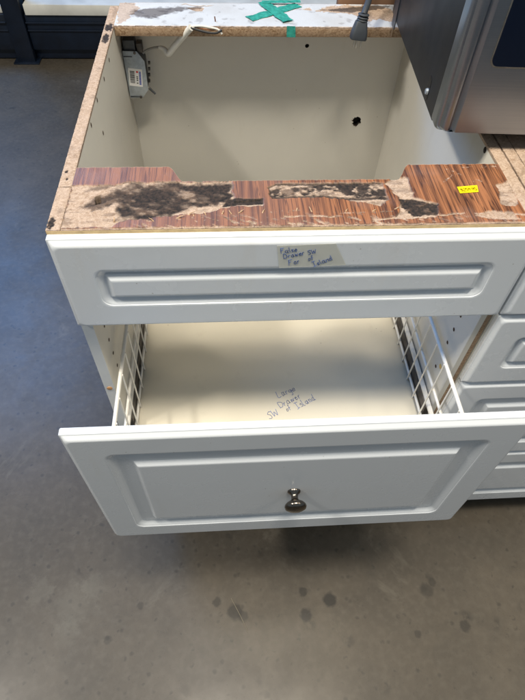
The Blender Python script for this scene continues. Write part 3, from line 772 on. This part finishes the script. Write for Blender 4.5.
# barcode label
lab = [jp(u, v, YB - .0004) for u, v in ((128, 68), (142, 69.5), (143, 87), (129.5, 85.5))]
lb = prism('barcode_label', lab, (0, .0003, 0), PAPERW, jb)
def lpnt(s, t): return lab[0].lerp(lab[1], s).lerp(lab[3].lerp(lab[2], s), t) + Vector((0, -.0002, 0))
def lrect(V, F, s0, s1, t0, t1):
    i = len(V); V += [lpnt(s0, t0), lpnt(s1, t0), lpnt(s1, t1), lpnt(s0, t1)]; F.append((i, i + 1, i + 2, i + 3))
V, F = [], []; t = .14
while t < .84:
    w_ = random.choice((.018, .03, .045)); lrect(V, F, .10, .44, t, t + w_); t += w_ + random.choice((.018, .03))
raw('barcode', V, F, INK, lb)
V, F = [], []; lrect(V, F, .56, .70, .12, .22); raw('red_mark', V, F, REDPR, lb)
V, F = [], []; t = .14
while t < .85: lrect(V, F, .76, .90, t, t + .06); t += .085
raw('blue_print', V, F, BLUEPR, lb)
V, F = [], []
for t in (.42, .52, .62, .78): lrect(V, F, .56, .68, t, t + .055)
raw('small_print', V, F, INK, lb)
# cable: thin grey sleeve, then white jacket up and over, ending in bare wires
A = [jp(143, 53, .556), jp(148, 49.5, .553), jp(156, 47.5, .548), jp(161, 47.5, .545)]
rod('cable_sleeve', curve_pts(A), .0021, simple('grey_sleeve', (.28, .27, .25), .6), jb, 8)
B = [jp(159, 47.3, .546), jp(164, 49, .542), jp(168.5, 53.5, .536), jp(174, 47, .530), jp(183, 36.5, .520), jp(191, 27.5, .510)]
cj = rod('white_cable', curve_pts(B), [.0028 + .0026 * min(1, i / 12) for i in range(len(curve_pts(B)))], JACKET, jb, 12)
rod('white_cable', [v + Vector((.0046, -.001, .002)) for v in curve_pts(B[2:])], .0026, JACKET, jb, 10)
rod('black_wire', curve_pts([jp(191, 27.5, .510), jp(198, 30, .506), jp(208, 32.5, .503), jp(216, 33, .502), jp(222, 30, .503)]), .0019, BLACKW, jb, 8)
rod('white_wire', curve_pts([jp(191, 26.5, .510), jp(200, 26, .508), jp(210, 27.5, .506), jp(218, 29.5, .504), jp(222, 34, .503)]), .0018, JACKET, jb, 8)
rod('copper_wire', curve_pts([jp(192, 26.5, .511), jp(204, 29, .507), jp(214, 30, .506), jp(219, 27.5, .506)]), .0009, COPPER, jb, 6)

# ================================================================== HANGING PLUG
pc = thing('power_cord', 'grey power cord with three-prong plug hanging over the back rail', 'power cord', px(364, 12, 2, HT))
YP = yr0 - .016; base_m = Matrix.Translation(pc.location).inverted()
def pp(u, v, y): return base_m @ px(u, v, 1, y)
top = [pp(363.5, 15, YP), pp(366, 8, YP + .010), pp(368.5, 1, YP + .030), pp(371, -10, YP + .055), pp(374, -30, YP + .08), pp(378, -52, YP + .10)]
rod('cord', curve_pts(top), .0052, RUBBER, pc, 14)
for i, (u, v) in enumerate(((363.8, 14.5), (363.0, 17.5), (362.3, 20))):
    c0 = pp(u, v, YP - .0005 * i); d = (pp(358, 40, YP - .004) - pp(364, 14, YP)).normalized()
    rod('strain_relief', [c0 - d * .0014, c0, c0 + d * .0014], [.0084, .0096, .0088], RUBBER, pc, 16)
ax0, ax1 = pp(361.5, 21, YP - .001), pp(357.7, 39.5, YP - .006)
d = (ax1 - ax0).normalized(); sx = Vector((1, 0, 0)); sx = (sx - d * sx.dot(d)).normalized(); sy = d.cross(sx)
bm = bmesh.new(); rings = []
for t, wx, wy in ((0, .0088, .0078), (.06, .0096, .0084), (.55, .0128, .0104), (.92, .0138, .0108), (1, .0128, .0098)):
    c0 = ax0.lerp(ax1, t); ring = []
    for j in range(20):
        a = 2 * math.pi * j / 20; ca, sa = math.cos(a), math.sin(a)
        e = 2 / 5; ring.append(bm.verts.new(c0 + sx * wx * math.copysign(abs(ca) ** e, ca) + sy * wy * math.copysign(abs(sa) ** e, sa)))
    rings.append(ring)
for a, b in zip(rings, rings[1:]):
    for j in range(20): bm.faces.new((a[j], a[(j + 1) % 20], b[(j + 1) % 20], b[j]))
bm.faces.new(rings[0][::-1]); bm.faces.new(rings[-1])
plug = from_bm('plug', bm, RUBBER, pc, 40)
for ox, oy, w_, L_ in ((-.0056, .003, .0016, .012), (.0056, .003, .0016, .012), (0., -.004, .0024, .014)):
    c0 = ax1 + sx * ox + sy * oy
    rod('prong', [c0 - d * .002, c0 + d * L_ * .8, c0 + d * L_], [w_, w_, w_ * .5], BRASS, plug, 8)

# ================================================================== BACKGROUND RACK
YR = px(28, 62, 2, 0).y
rk = thing('storage_rack', 'dark navy metal storage rack on the concrete floor in the background', 'rack', (-.80, YR, 0))
def rbox(name, x0, x1, y0, y1, z0, z1, mat, parent=rk, bev=.003): return box(name, x0 + .80, x1 + .80, y0, y1, z0, z1, mat, parent, bev)
for xu in (-.835, 1.75):
    rbox('upright', xu, xu + .085, -.012, .07, .004, 2.1, NAVY)
    rbox('foot_plate', xu - .02, xu + .105, -.03, .09, 0, .006, NAVY, bev=.001)
    rbox('upright', xu, xu + .085, .85, .93, .004, 2.1, NAVY)
rbox('upright', -2.5, -2.415, -.012, .07, .004, 2.1, NAVY)
for xa_, xb_ in ((-.747, 1.747), (-2.412, -.838)):
    b_ = rbox('beam', xa_, xb_, .006, .052, .055, .215, NAVY, bev=.004)
    rbox('beam_ridge', xa_, xb_, -.002, .006, .142, .150, NAVY, b_, .003)
    rbox('beam_ridge', xa_, xb_, -.006, .006, .178, .186, NAVY, b_, .003)
    rbox('kick_panel', xa_, xb_, .03, .05, .006, .050, NAVY, bev=.002)
    rbox('shelf_deck', xa_, xb_, .056, .86, .195, .213, NAVY, bev=.002)
    rbox('back_panel', xa_, xb_, .87, .885, .01, 1.4, NAVY, bev=.002)
bd = box('shelf_board', -.735, 1.70, YR - .006, YR + .60, .2155, .262, DECK, None, .003)
tag(bd, 'pale board lying on the lowest shelf of the navy rack', 'board')
bd2 = box('shelf_board', -2.3, -.845, YR + .02, YR + .62, .2155, .245, DECK, None, .003)
tag(bd2, 'short sliver of beige board left of the rack upright', 'board')

# ================================================================== BOARD BEHIND THE CABINET
bb = box('wooden_board', .405, .80, .6135, .632, .0, HT + .075, simple('brown_board_wood', (.20, .105, .055), .6, 0, .35, 12), None, .001)
tag(bb, 'brown wooden board standing upright behind the back rail', 'board')

# ================================================================== SMALL THINGS
q0, q1 = px(231, 598, 2, .0012), px(248, 632, 2, .0012)
stw = rod('scratch', [q0, q0.lerp(q1, .5) + Vector((.001, 0, .0006)), q1], [.0007, .0008, .0005], simple('scratch_pale', (.22, .19, .14), .7), None, 6)  # thin added strand stands in for a pale scratch in the floor
tag(stw, 'thin pale straw line on the concrete below the drawer knob', 'scratch')
